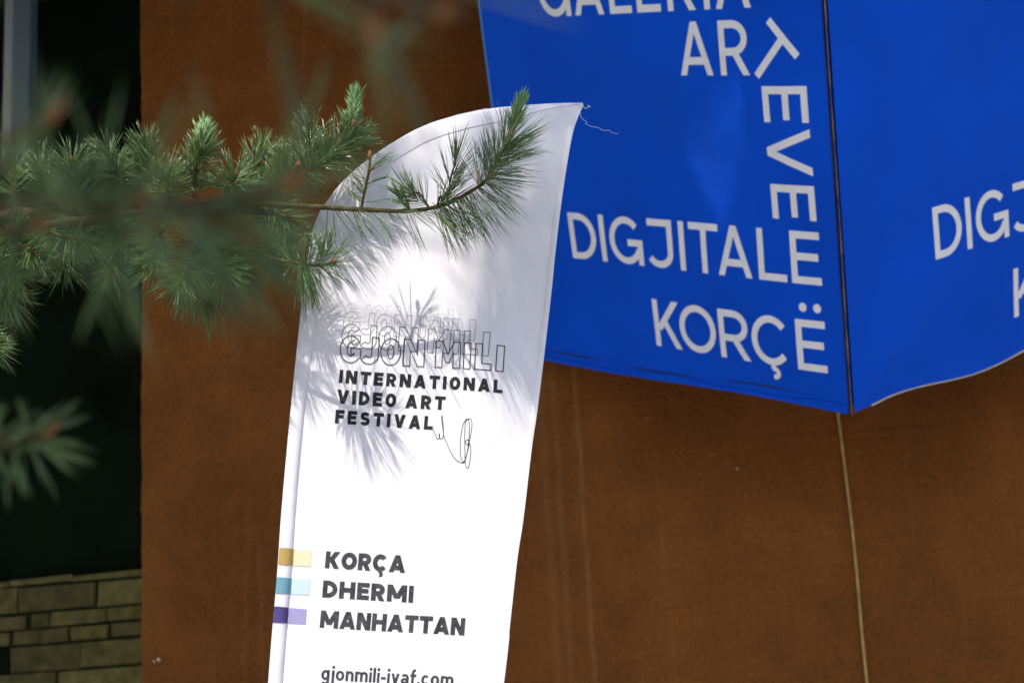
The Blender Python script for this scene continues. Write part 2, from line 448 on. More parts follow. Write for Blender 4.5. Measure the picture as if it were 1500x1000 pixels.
def glyph(ch, w, t):
    """quad strips of a capital in the box [0,w]x[0,1]; (strip, closed)"""
    h = t / 2; S = []
    def st(path, closed=False): S.append((offs(path, t, closed), closed))
    def para(x0, y0, x1, y1, k=1.0):
        L = math.hypot(x1 - x0, y1 - y0); hh = t / 2 * L / abs(y1 - y0) * k
        S.append(([(Vector((x0 - hh, y0)), Vector((x0 + hh, y0))), (Vector((x1 - hh, y1)), Vector((x1 + hh, y1)))], False))
    def hw(dx, dy): return t / 2 * math.hypot(dx, dy) / abs(dy)
    if ch in 'IÍ': st([(w / 2, 0), (w / 2, 1)])
    elif ch == 'L': st([(h, 1), (h, h), (w, h)])
    elif ch in 'EFË':
        if ch == 'F': st([(h, 0), (h, 1 - h), (w, 1 - h)])
        else: st([(w, h), (h, h), (h, 1 - h), (w, 1 - h)])
        st([(h, .52), (w * .93, .52)])
        if ch == 'Ë':
            for cx in (w * .30, w * .78):
                r = t * .62
                S.append(([(Vector((cx - r * math.cos(a), 1.24 + r * math.sin(a))), Vector((cx + r * math.cos(a), 1.24 + r * math.sin(a)))) for a in np.linspace(-1.45, 1.45, 9)], False))
    elif ch == 'T': st([(0, 1 - h), (w, 1 - h)]); st([(w / 2, 0), (w / 2, 1 - h)])
    elif ch == 'H': st([(h, 0), (h, 1)]); st([(w - h, 0), (w - h, 1)]); st([(h, .51), (w - h, .51)])
    elif ch == 'A':
        e = hw(w / 2, 1); para(e, 0, w / 2, 1); para(w - e, 0, w / 2, 1)
        st([(w * .2, .27), (w * .8, .27)])
    elif ch == 'V':
        e = hw(w / 2, 1); para(e, 1, w / 2, 0); para(w - e, 1, w / 2, 0)
    elif ch == 'N':
        st([(h, 0), (h, 1)]); st([(w - h, 0), (w - h, 1)])
        e = hw(w - 1.2 * t, 1); para(e, 1, w - e, 0)
    elif ch == 'M':
        st([(h, 0), (h, 1)]); st([(w - h, 0), (w - h, 1)])
        e = hw(w / 2 - t, .8); para(e, 1, w / 2, .2); para(w - e, 1, w / 2, .2)
    elif ch == 'O':
        st(arc(w / 2, .5, w / 2 - h, .5 - h, 0, 360 - 360 / 36, 35), True)
    elif ch in 'CÇ':
        st(arc(w / 2, .5, w / 2 - h, .5 - h, 40, 320, 30))
        if ch == 'Ç':
            S.append((offs([(w * .52, 0.02), (w * .50, -.08)], t * .75), False))
            S.append((offs([(w * .48, -.07)] + arc(w * .52, -.155, w * .10, .085, 95, -110, 9) , t * .7), False))
    elif ch == 'G' and t < .16:
        st(arc(w / 2, .5, w / 2 - h, .5 - h, 42, 335, 30)); st([(w * .55, .46), (w - h, .46), (w - h, 0)])
    elif ch == 'G':
        st(arc(w / 2 - .0, .5, w / 2 - h, .5 - h, 42, 318, 28) + [(w - h, .28), (w - h, .47), (w * .55, .47)])
    elif ch == 'J':
        r = min(w - t, .8) / 2
        st(([(w * .10, 1 - h)] if t < .16 else []) + [(w - h, 1 - h if t < .16 else 1), (w - h, .32)] + arc(w / 2, .32, w / 2 - h, .32 - h, 0, -150, 14)[1:])
    elif ch == 'D':
        rx = min(w - t - .03, .42)
        st([(h, h)] + arc(w - h - rx, .5, rx, .5 - h, -90, 90, 18) + [(h, 1 - h)], True)
    elif ch == 'R':
        y0 = .43; ry = (1 - h - y0) / 2; rx = min(ry * 1.15, w * .5)
        st([(h, 0), (h, 1 - h)] + arc(w * .96 - h - rx, 1 - h - ry, rx, ry, 90, -90, 12) + [(h, y0)])
        e = hw(w * .45, y0); para(w * .50, y0, w - e, 0)
    elif ch == 'K':
        st([(h, 0), (h, 1)])
        e = hw(w - t, .6); para(t * .9, .36, w - e, 1); e = hw(w * .6, .55); para(w * .40, .56, w - e, 0)
    elif ch == 'S':
        a = arc(w / 2, .735, w / 2 - h, .265 - h, 25, 270, 14); b_ = arc(w / 2, .265 + h * .0, w / 2 - h, .265 + h * .0 - h + .0, 90, -155, 14)
        mid = (.47 + h * 0)
        a = arc(w / 2, .75 - h / 2, w / 2 - h, .25 - h / 2, 22, 270, 14)
        b_ = arc(w / 2, .25 + h / 2, w / 2 - h, .25 - h / 2, 90, -158, 14)
        st(a + b_[1:])
    # lower case: x-height .72
    elif ch in 'gjonmilvafc.-':
        X = .72
        if ch == 'o': st(arc(w / 2, X / 2, w / 2 - h, X / 2 - h, 0, 350, 35), True)
        elif ch == 'c': st(arc(w / 2, X / 2, w / 2 - h, X / 2 - h, 42, 318, 20))
        elif ch == 'i': st([(w / 2, 0), (w / 2, X)]); st([(w / 2, .86), (w / 2, .86 + t * 1.1)])
        elif ch == 'l': st([(w / 2, 0), (w / 2, 1.05)])
        elif ch == 'j': st([(w - h, X), (w - h, -.12)] + arc(w - h - .12, -.12, .12, .13, 0, -90, 6)[1:]); st([(w - h, .86), (w - h, .86 + t * 1.1)])
        elif ch == '-': st([(0, .34), (w, .34)])
        elif ch == '.': st([(w / 2, 0), (w / 2, t * 1.2)])
        elif ch == 'v': e = hw(w / 2, X); para(e, X, w / 2, 0); para(w - e, X, w / 2, 0)
        elif ch == 'n': st([(h, 0), (h, X)]); st(arc(w / 2, X - w / 2, w / 2 - h, w / 2 - h, 170, 0, 10) + [(w - h, 0)])
        elif ch == 'm':
            st([(h, 0), (h, X)]); q = (w - t) / 2
            for k in (0, 1): st(arc(h + q * (k + .5), X - q / 2 - h, q / 2, q / 2, 170, 0, 9) + [(h + q * (k + 1), 0)])
        elif ch == 'g':
            st(arc(w / 2, X / 2, w / 2 - h, X / 2 - h, 0, 350, 30), True); st([(w - h, X), (w - h, -.08)] + arc(w / 2, -.08, w / 2 - h, .17, 0, -150, 10)[1:])
        elif ch == 'a':
            st(arc(w / 2, X * .30, w / 2 - h, X * .30 - h, 0, 350, 26), True); st([(w - h, 0), (w - h, X * .66)] + arc(w / 2, X * .66, w / 2 - h, X * .34 - h, 0, 150, 9)[1:])
        elif ch == 'f': st([(w * .42, 0), (w * .42, .85)] + arc(w * .42 + .16, .85, .16, .17, 180, 85, 6)[1:]); st([(0, X - h), (w, X - h)])
    return S

def letters_mesh(name, items, surf, lift=.002, step=.0003):
    """items: list of (ch, x0, width, height scale, thickness, base y); surf(x, y, d) -> world point"""
    v, f = [], []
    k = 0
    for strip, closed in items:
        n = len(strip); b = len(v)
        # subdivide long straight runs so the print follows the surface
        pts = []
        m = n if closed else n - 1
        for i in range(m):
            L0, R0 = strip[i]; L1, R1 = strip[(i + 1) % n]
            ns = max(1, int(((L1 + R1) - (L0 + R0)).length / 2 / .03))
            for s in range(ns):
                t = s / ns; pts.append((L0.lerp(L1, t), R0.lerp(R1, t)))
        if not closed: pts.append(strip[-1])
        d = lift + step * (k % 4); k += 1
        for L, R in pts:
            v.append(surf(L.x, L.y, d)); v.append(surf(R.x, R.y, d))
        n = len(pts)
        for i in range(n if closed else n - 1):
            j = (i + 1) % n
            f.append((b + 2 * i, b + 2 * i + 1, b + 2 * j + 1, b + 2 * j))
    return mesh(name, v, f)

def place(strips, fn):
    return [([(Vector(fn(L.x, L.y)), Vector(fn(R.x, R.y))) for L, R in s], c) for s, c in strips]

# ------------------------------------------------------------------ blue sign: a leaning box hung by its corner on the wall
D1 = Vector((-.65188, .68524, .32481)); D2 = Vector((.83088, .45825, .31567)); D3 = Vector((.06961, .51980, -.85145))
P0 = CAM + Vector((1.09487, 5.36738, 1.03578))
WS = 1.61; WR = 1.74; HS = 1.78
NL = D1.cross(D3).normalized(); NL = NL if NL.dot(CAM - P0) > 0 else -NL
NR = D3.cross(D2).normalized(); NR = NR if NR.dot(CAM - P0) > 0 else -NR
sign = empty('gallery_sign', 'large blue two-faced gallery sign with pale lettering, leaning out from the brown wall', 'sign', tuple(P0))
def bulge(p, q, W):
    ss = lambda t: (lambda c: c * c * (3 - 2 * c))(min(1, max(0, t)))
    e = ss(p / .2) * ss((W - p) / .2) * ss(q / .16)
    return e * (.006 * math.sin(4.1 * p + 1.3 * q) + .004 * math.sin(7 * q - 3 * p + 1))
def hemline(p, W):     # the lower edge sags and lifts a little
    return .006 * math.sin(p * 5.2) + .004 * math.sin(p * 11 + 1)
def fl(p, q, d=0.0):   # left face: p metres left of the corner (negative numbers to the left)
    a = -p; return D1 * a - D3 * q + NL * (d + bulge(a, q, WS))
def fr(p, q, d=0.0):
    return D2 * p - D3 * q + NR * (d + bulge(p, q, WR))
def panel(name, fn, W, sgn, lower, x0):
    nx_, ny_ = 70, 60; v, f = [], []
    for i in range(ny_ + 1):
        for j in range(nx_ + 1):
            p = x0 + (W - x0) * j / nx_; q = HS * i / ny_
            lo = lower(p); q = lo + (HS - lo) * i / ny_
            v.append(fn(sgn * p, q, 0))
    for i in range(ny_):
        for j in range(nx_):
            a = i * (nx_ + 1) + j; f.append((a, a + 1, a + nx_ + 2, a + nx_ + 1))
    n0 = len(v)
    return v, f
lowL = lambda p: .006 * math.sin(p * 4.0) * min(1, p * 3)
lowR = lambda p: (.016 * math.sin(p * 7.5) - .004) * min(1, p * 6)
v, f = panel('p', fl, WS, -1, lowL, .012)
pl = link('face_panel', mesh('face_panel', v, f, True), sign, M_BLUE)
pl['label'] = 'blue vinyl face with complete pale lettering'
v, f = panel('p', fr, WR, 1, lowR, .012)
pr = link('face_panel', mesh('face_panel', v, f, True), sign, M_BLUE)
pr['label'] = 'blue vinyl face with its lettering cut by the frame'
# body behind the faces: the box's other sides, running back into the wall
a1, a2, b1 = .018, .018, .02
def bp(u, v_, q): return D1 * u + D2 * v_ - D3 * q
cor = [bp(u, v_, q) for q in (b1, HS - .01) for (u, v_) in ((a1, a2), (WS - .004, a2), (WS - .004, WR - .004), (a1, WR - .004))]
bf = [(0, 1, 2, 3), (7, 6, 5, 4), (0, 4, 5, 1), (1, 5, 6, 2), (2, 6, 7, 3), (3, 7, 4, 0)]
link('box_body', mesh('box_body', cor, bf), sign, M_BLUE2)
# corner: worn pale edge the seam's shade painted as a dark strip beside it
def ribbon(fn, a0, a1, q0, q1, d, wob=0.0, n=60, thick=.003):
    v, f = [], []
    for i in range(n + 1):
        q = q0 + (q1 - q0) * i / n
        w_ = wob * (math.sin(q * 9) + .6 * math.sin(q * 23 + 1))
        for a, dd in ((a0, d), (a1 + w_, d), (a1 + w_, d - thick), (a0, d - thick)): v.append(fn(a, q, dd))
    for i in range(n):
        for k in range(4):
            k2 = (k + 1) % 4; f.append((4 * i + k, 4 * i + k2, 4 * i + 4 + k2, 4 * i + 4 + k))
    f += [(0, 1, 2, 3), (4 * n + 3, 4 * n + 2, 4 * n + 1, 4 * n)]
    return v, f
v, f = ribbon(fl, -.0155, -.011, .004, HS, .0005, .001); link('corner_seam_shade', mesh('corner_seam_shade', v, f), sign, M_SEAM_SHADE)
pth = [(-D3 * q + (NL + NR).normalized() * .001 + D1 * (.003 * math.sin(q * 7) * .4)) for q in np.linspace(-.006, HS, 70)]
v, f = tube(pth, [.0019 + .0007 * math.sin(i * .9) for i in range(70)], 6); link('corner_edge', mesh('corner_edge', v, f, True), sign, M_EDGE)
v, f = ribbon(fl, -WS - .004, -WS + .007, 0, HS, .004, .0005); link('side_edge', mesh('side_edge', v, f), sign, M_LEDGE)
# lower hems
def hem(fn, sgn, W, low, h, d, a0=.012):
    v, f = [], []; n = 70
    for i in range(n + 1):
        p = a0 + (W - a0) * i / n; q = low(p)
        hh = h * (.65 + .35 * math.sin(p * 9 + .7) + .2 * math.sin(p * 17))
        for qq, dd in ((q - .003, d), (q + max(hh, .001), d), (q + max(hh, .001), d - .003), (q - .003, d - .006)): v.append(fn(sgn * p, qq, dd))
    for i in range(n):
        for k in range(4):
            k2 = (k + 1) % 4; f.append((4 * i + k, 4 * i + k2, 4 * i + 4 + k2, 4 * i + 4 + k))
    return v, f
v, f = hem(fr, 1, WR, lambda p: lowR(p) - .001, .0022, .001, .09); link('lower_hem', mesh('lower_hem', v, f), sign, M_HEM)
# folded blue hem along the left face, its crease shadow painted as a dark strip above
v, f = hem(fl, -1, WS, lowL, .022, .006); link('lower_hem', mesh('lower_hem', v, f), sign, M_BLUE)
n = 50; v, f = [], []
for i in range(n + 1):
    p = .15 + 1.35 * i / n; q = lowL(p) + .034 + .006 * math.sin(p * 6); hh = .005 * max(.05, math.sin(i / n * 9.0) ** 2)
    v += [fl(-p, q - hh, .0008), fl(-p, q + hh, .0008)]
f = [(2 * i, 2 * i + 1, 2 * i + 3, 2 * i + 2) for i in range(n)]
link('hem_crease_shade', mesh('hem_crease_shade', v, f), sign, M_SEAM_SHADE)

CAP = .177; TS = .142      # cap height in metres and stroke thickness in cap heights
LINES = [
    ('GALERIA', 1.325, [(-1.272, -1.115), (-1.096, -.952), (-.924, -.820), (-.795, -.685), (-.653, -.527), (-.492, -.464), (-.440, -.291)]),
    ('AR', 1.111, [(-.621, -.472), (-.438, -.311)]),
    ('DIGJITALE', .427, [(-1.258, -1.122), (-1.101, -1.072), (-1.050, -.884), (-.868, -.736), (-.704, -.677), (-.655, -.518), (-.525, -.373), (-.344, -.224), (-.205, -.085)]),
    ('KORÇË', .128, [(-.868, -.734), (-.738, -.562), (-.546, -.407), (-.396, -.228), (-.203, -.085)]),
]
def sign_words(fn, shift, parent):
    for word, base, spans in LINES:
        it = []
        for ch, (a, b) in zip(word, spans):
            it += place(glyph(ch, (b - a) / CAP, TS), lambda x, y, a=a: (shift + a + x * CAP, base + y * CAP))
        link('lettering', letters_mesh('lettering', it, fn, .0006, .0002), parent, M_SIGNLET)
    it = []
    # the letters that turn the corner: T set aslant, then E V E running down
    ta, tb = Vector((-.2235, 1.284)), Vector((-.1165, 1.168)); tm = (ta + tb) / 2
    S = [(offs([ta, tb], TS * CAP), False), (offs([tm + Vector((-.004, -.004)), Vector((-.285, 1.108))], TS * CAP), False)]
    it += place(S, lambda x, y: (shift + x, y))
    for ch, q0, q1 in (('E', 1.076, .960), ('V', .940, .788), ('E', .756, .641)):
        it += place(glyph(ch, (q0 - q1) / CAP, TS), lambda x, y, q0=q0: (shift - .268 + y * CAP * 1.01, q0 - x * CAP))
    link('lettering', letters_mesh('lettering', it, fn, .0006, .0002), parent, M_SIGNLET)
sign_words(fl, 0.0, pl)
sign_words(fr, 1.678, pr)

# ------------------------------------------------------------------ feather flag
FY = 3.5
LPX = [(300, 2250), (318, 2000), (352, 1550), (392.6, 1000), (405, 850), (412, 750), (424, 616), (437.7, 483), (441, 450), (450, 380), (462, 325), (478, 296), (500, 268), (532, 239), (576, 208.5), (622, 184), (681, 166.5), (730, 157.7), (800, 152), (854, 150.5)]
RPX = [(610, 2000), (668, 1550), (738.4, 1000), (747, 918), (758, 820), (767, 760), (779, 658), (788, 595), (797, 521), (808, 425), (814, 366), (824.5, 282), (838, 200), (848, 168), (855, 152)]
def plane(px, py):
    p = at(px, py, FY); return (p.x, p.z)
LC = curve([plane(*p) for p in LPX[1:]], 260)          # sleeve side, bottom to tip
RC = curve([plane(*p) for p in RPX], 260)
def fold(x, z):
    """depth of the cloth at a point of the flag's plane"""
    k = min(1, max(0, (x + .42) / .5))
    d = .017 * math.sin((x - .08 * z) * 9 + 1.0) * k
    d += .009 * math.sin((x * .8 + z * .30) * 17 + .5) * k
    d += .004 * math.sin((x * 1.0 - z * .25) * 31) * k * k
    d += .014 * math.exp(-((x - .02 - .11 * (z - 1.75)) / .035) ** 2) * min(1, max(0, (2.3 - z) / .5)) * 1.2
    return d
base = Vector((LC[0][0] - .02, FY, 0))
flag = empty('feather_flag', 'tall white feather flag with black festival print standing in the sun before the wall', 'flag', tuple(base))
def fw(x, z, d=0.0):
    return Vector((x, FY + fold(x, z) - d, z)) - base
# sleeve width along the curve
nL = len(LC)
tang = np.gradient(LC, axis=0); tang /= np.linalg.norm(tang, axis=1)[:, None]
nrm = np.stack([tang[:, 1], -tang[:, 0]], 1)            # into the cloth
arcl = np.concatenate([[0], np.cumsum(np.linalg.norm(np.diff(LC, axis=0), axis=1))]); tot = arcl[-1]
turn = np.clip((LC[:, 1] - 2.35) / .35, 0, 1)
wsl = .030 + .008 * turn
endf = np.clip((tot - arcl) / .16, 0, 1); wsl *= endf
inner = LC + nrm * wsl[:, None]
# cloth between the sleeve's seam and the right hem
nu = 70; v, f = [], []
for i in range(nL):
    for j in range(nu + 1):
        u = j / nu
        p = inner[i] * (1 - u) + RC[i] * u
        v.append(fw(p[0], p[1]))
for i in range(nL - 1):
    for j in range(nu):
        a = i * (nu + 1) + j; f.append((a, a + 1, a + nu + 2, a + nu + 1))
cl = link('cloth', mesh('cloth', v, f, True), flag, M_CLOTH)
# sleeve: a flattened tube around the pole
v, f = [], []; ns = 10
for i in range(nL):
    r = wsl[i] / 2
    for k in range(ns + 1):
        u = k / ns; p = LC[i] + nrm[i] * wsl[i] * u
        bul = math.sqrt(max(0, 1 - (2 * u - 1) ** 2)) * min(r, .0105) * .95 * (1 - .72 * turn[i])
        v.append(Vector((p[0], FY + fold(p[0], p[1]) * u - .0012 * (k == ns) - bul, p[1])) - base)
for i in range(nL - 1):
    for k in range(ns):
        a = i * (ns + 1) + k; f.append((a, a + 1, a + ns + 2, a + ns + 1))
link('pole_sleeve', mesh('pole_sleeve', v, f, True), flag, M_CLOTH)
# stitched right hem
v, f = [], []
tR = np.gradient(RC, axis=0); tR /= np.linalg.norm(tR, axis=1)[:, None]; nR = np.stack([-tR[:, 1], tR[:, 0]], 1)
for i in range(nL - 6):
    for a, d in ((0, .0035), (.35, .004), (.9, .0035), (1.0, .0005)):
        p = RC[i] + nR[i] * .0125 * a; v.append(fw(p[0], p[1], d))
for i in range(nL - 7):
    for k in range(3): a = 4 * i + k; f.append((a, a + 4, a + 5, a + 1))
link('side_hem', mesh('side_hem', v, f, True), flag, M_CLOTH)
# pole inside the sleeve down to a cross base
pp = [Vector((base.x + .006, 0, .05))] + [Vector((p[0] + n_[0] * w_ * .5, FY - base.y + .004, p[1])) - Vector((base.x, 0, 0)) for p, n_, w_ in list(zip(LC, nrm, wsl))[::6][:-3]]
pp[0] = Vector((pp[1].x - .02, .004, .03))
v, f = tube(pp, list(np.linspace(.0095, .004, len(pp))), 10); link('pole', mesh('pole', v, f, True), flag, M_POLE)
for k in range(4):
    q = math.pi / 4 + k * math.pi / 2
    v, f = tube([(pp[0].x, 0, .035), (pp[0].x + math.cos(q) * .4, math.sin(q) * .4, .012)], [.016, .012], 8)
    link('foot', mesh('foot', v, f), flag, M_POLE)
# frayed threads at the tip
def thread(pts, r=.0004):
    P = [fw(*plane(x, y), .004 + .004 * random.random()) for x, y in pts]
    v, f = tube(curve(P, 40), r, 5); link('loose_thread', mesh('loose_thread', v, f), flag, M_THREAD)
thread([(852, 151), (857, 158), (864, 155), (860, 153), (866, 156)])
thread([(853, 153), (850, 165), (853, 174), (860, 178), (858, 181), (868, 185), (876, 186), (884, 190), (893, 189), (898, 193), (906, 194)], .00032)

# print on the flag
def quad_map(bl, br, tl, tr=None):
    a, b, c = (Vector(plane(*p)) for p in (bl, br, tl))
    d = Vector(plane(*tr)) if tr else b + (c - a)
    def fn(u, y):
        bot = a.lerp(b, u); top = c.lerp(d, u); return bot + (top - bot) * y
    return fn
def word_items(word, adv, gap, t, space=.45):
    """lay a word out; returns strips in cap-height units and the total width"""
    x = 0; S = []
    for ch in word:
        if ch == ' ': x += space; continue
        wd = adv.get(ch, adv['*'])
        S += place(glyph(ch, wd, t), lambda a, y, x=x: (x + a, y)); x += wd + gap
    return S, x - gap
def print_word(word, bl, br, tl, tr, adv, gap, t, mat, space=.45, lift=.0005):
    S, W = word_items(word, adv, gap, t, space); q = quad_map(bl, br, tl, tr)
    it = place(S, lambda x, y: tuple(q(x / W, y)))
    it = [([(L, R) for L, R in s], c) for s, c in it]
    link('lettering', letters_mesh('lettering', it, fw, lift, .00012), cl, mat)
Z = lambda x, y: (470 + .2601 * x, 440 + .2601 * y)
B = lambda x, y: (380 + .28 * x, 750 + .28 * y)
DIN = {'*': .74, 'I': .25, 'M': .95, 'N': .82, 'V': .86, 'A': .88, 'T': .76, 'E': .67, 'F': .66, 'L': .66, 'O': .78, 'D': .75, 'R': .75, 'S': .72}
print_word('INTERNATIONAL', Z(100, 462), Z(1023, 531), Z(107, 388), Z(1027, 458), DIN, .23, .262, M_INK)
print_word('VIDEO ART', Z(88, 578), Z(700, 622), Z(92, 499), Z(706, 547), DIN, .23, .262, M_INK, .42)
print_word('FESTIVAL', Z(78, 690), Z(630, 731), Z(84, 613), Z(636, 656), DIN, .26, .262, M_INK)
ROB = {'*': .8, 'I': .25, 'M': 1.1, 'N': .84, 'A': .97, 'T': .80, 'E': .68, 'O': .90, 'Ç': .87, 'K': .86, 'R': .78, 'D': .82, 'H': .88}
print_word('KORÇA', B(342, 291), B(762, 316), B(350, 203), B(768, 226), ROB, .08, .265, M_INK2)
print_word('DHERMI', B(328, 444), B(803, 473), B(335, 355), B(808, 384), ROB, .11, .265, M_INK2)
print_word('MANHATTAN', B(315, 602), B(1072, 644), B(323, 512), B(1079, 554), ROB, .07, .265, M_INK2)
LOW = {'*': .5, 'i': .16, 'l': .16, 'j': .22, 'm': .84, 'n': .52, 'o': .56, 'g': .54, 'v': .54, 'a': .52, 'f': .38, 'c': .52, '.': .16, '-': .32}
print_word('gjonmili-ivaf.com', B(322, 874), B(1013, 910), B(328, 802), B(1019, 838), LOW, .10, .165, M_INK2)

def outline_glyph(ch, w, t):
    """closed outlines of a heavy capital"""
    if ch == 'I': return [[(0, 0), (w, 0), (w, 1), (0, 1)]]
    if ch == 'L': return [[(0, 0), (w, 0), (w, t), (t, t), (t, 1), (0, 1)]]
    if ch == 'N': return [[(0, 0), (0, 1), (t * .95, 1), (w - t, .42), (w - t, 1), (w, 1), (w, 0), (w - t * .95, 0), (t, .58), (t, 0)]]
    if ch == 'M': return [[(0, 0), (0, 1), (t * .95, 1), (w / 2, .52), (w - t * .95, 1), (w, 1), (w, 0), (w - t, 0), (w - t, .58), (w / 2 + .05, .2), (w / 2 - .05, .2), (t, .58), (t, 0)]]
    h = t / 2
    if ch == 'O': return [arc(w / 2, .5, w / 2, .5, 0, 350, 35), arc(w / 2, .5, w / 2 - t, .5 - t, 0, 350, 35)]
    if ch == 'G': st = offs(arc(w / 2, .5, w / 2 - h, .5 - h, 38, 318, 28) + [(w - h, .3), (w - h, .42), (w * .52, .42)], t)
    if ch == 'J': st = offs([(w - h, 1), (w - h, .34)] + arc(w / 2, .34, w / 2 - h, .34 - h, 0, -150, 14)[1:], t)
    return [[tuple(l_) for l_, _ in st] + [tuple(r_) for _, r_ in st][::-1]]
def outline_word(bl, br, tl, tr, mat, lw, lift):
    spans = [('G', .000, .126), ('J', .119, .234), ('O', .248, .370), ('N', .388, .516), ('M', .585, .735), ('I', .757, .797), ('L', .826, .926), ('I', .955, 1.0)]
    q = quad_map(bl, br, tl, tr)
    a, b, c = Vector(plane(*bl)), Vector(plane(*br)), Vector(plane(*tl)); asp = (b - a).length / (c - a).length
    it = []
    for ch, u0, u1 in spans:
        wd = (u1 - u0) * asp
        for loop in outline_glyph(ch, wd, .245):
            P = [tuple(q(u0 + x / asp, y)) for x, y in loop]
            it.append((offs(P, lw, True), True))
    link('outlined_lettering', letters_mesh('outlined_lettering', it, fw, lift, .00005), cl, mat)
outline_word(Z(130, 110), Z(740, 160), Z(138, 12), Z(746, 60), M_OUT[3], .0012, .0004)
outline_word(Z(122, 180), Z(866, 238), Z(130, 58), Z(876, 120), M_OUT[2], .0012, .0007)
outline_word(Z(114, 262), Z(944, 322), Z(122, 126), Z(956, 190), M_OUT[1], .0014, .0010)
outline_word(Z(106, 345), Z(1027, 408), Z(113, 193), Z(1036, 264), M_OUT[0], .0019, .0013)
# the signature line under the print
sig = [(632, 726), (643, 752), (652, 775), (662, 784), (670, 775), (668, 752), (667, 768), (676, 783), (686, 780), (691, 765), (691, 720), (686, 665), (683, 652), (682, 672), (688, 722), (694, 766), (712, 812), (738, 868), (764, 904), (790, 919), (806, 917), (818, 890), (832, 838), (838, 806), (826, 792), (816, 806), (824, 820), (836, 806), (846, 760), (853, 712), (848, 682), (832, 675), (816, 682), (802, 712), (792, 760), (787, 810), (788, 868), (796, 908), (808, 920), (822, 880), (838, 812), (846, 850), (842, 905), (832, 948), (822, 945), (815, 915), (813, 860), (812, 760), (816, 700), (826, 678), (836, 690), (838, 740), (834, 800), (826, 860), (812, 908), (800, 916)]
P = curve([plane(*Z(x, y)) for x, y in sig], 420)
link('signature', letters_mesh('signature', [(offs([tuple(p) for p in P], .0013), False)], fw, .0006, 0), cl, M_INK)
# three colour bars running over the sleeve's seam
for (ma, mb), (a, b, c, d, xs_) in zip(M_BARS, [((99, 275), (107, 187), (273, 200), (268, 283), .46), ((84, 425), (92, 340), (268, 353), (263, 432), .45), ((71, 577), (79, 492), (247, 507), (243, 585), .44)]):
    A, Bq, C, Dq = (Vector(plane(*B(*p))) for p in (a, b, c, d))
    for u0, u1, mt in ((.0, xs_, ma), (xs_, 1.0, mb)):
        v, f = [], []; n = 14
        for i in range(n + 1):
            u = u0 + (u1 - u0) * i / n
            for y in (0, .5, 1):
                p = A.lerp(Dq, u).lerp(Bq.lerp(C, u), y)
                # distance into the sleeve, so that the print lies on its round
                k = int(np.argmin((LC[:, 1] - p.y) ** 2)); s = (p.x - LC[k][0]) / max(wsl[k], 1e-4)
                bul = math.sqrt(max(0, 1 - (2 * s - 1) ** 2)) * .0105 if 0 < s < 1 else 0
                v.append(Vector((p.x, FY + fold(p.x, p.y) * min(1, max(0, s)) - bul - .0007, p.y)) - base)
        for i in range(n):
            for k in (0, 1): a_ = 3 * i + k; f.append((a_, a_ + 3, a_ + 4, a_ + 1))
        link('colour_bar', mesh('colour_bar', v, f, True), cl, mt)

# ------------------------------------------------------------------ pine tree
TX, TY = -2.5, 2.6
tree = empty('pine_tree', 'pine tree reaching long needled branches with young shoots across the white flag', 'tree', (TX, TY, 0))
TL = Vector((TX, TY, 0))

def needle_arrays(P, D, L, R, bend):
    n = len(P)
    D = D / np.linalg.norm(D, axis=1)[:, None]
    ref = np.where(np.abs(D[:, 2:3]) > .9, np.array([[1., 0, 0]]), np.array([[0, 0, 1.]]))
    a = np.cross(D, ref); a /= np.linalg.norm(a, axis=1)[:, None]; b = np.cross(D, a)
    V = np.zeros((n, 7, 3)); ph = rng.uniform(0, 6.28, n)
    for k in range(3):
        q = (ph + 2 * math.pi * k / 3)[:, None]
        off = (a * np.cos(q) + b * np.sin(q))
        V[:, k] = P + off * R[:, None] * .8
        V[:, 3 + k] = P + D * (L * .72)[:, None] + bend * (L * .52)[:, None] + off * R[:, None]
    V[:, 6] = P + D * L[:, None] + bend * (L)[:, None]
    F = np.array([(0, 1, 4, 3), (1, 2, 5, 4), (2, 0, 3, 5)]); T = np.array([(3, 4, 6), (4, 5, 6), (5, 3, 6)])
    return V.reshape(-1, 3), (F[None] + 7 * np.arange(n)[:, None, None]).reshape(-1, 4), (T[None] + 7 * np.arange(n)[:, None, None]).reshape(-1, 3)

def fast_mesh(name, V, Q, T):
    me = bpy.data.meshes.new(name)
    nq, ntr = len(Q), len(T)
    me.vertices.add(len(V)); me.vertices.foreach_set('co', V.astype(np.float32).ravel())
    me.loops.add(nq * 4 + ntr * 3); me.polygons.add(nq + ntr)
    me.loops.foreach_set('vertex_index', np.concatenate([Q.ravel(), T.ravel()]).astype(np.int32))
    me.polygons.foreach_set('loop_start', np.concatenate([np.arange(nq) * 4, nq * 4 + np.arange(ntr) * 3]).astype(np.int32))
    me.polygons.foreach_set('use_smooth', np.ones(nq + ntr, bool))
    me.update(calc_edges=True); me.validate()
    return me

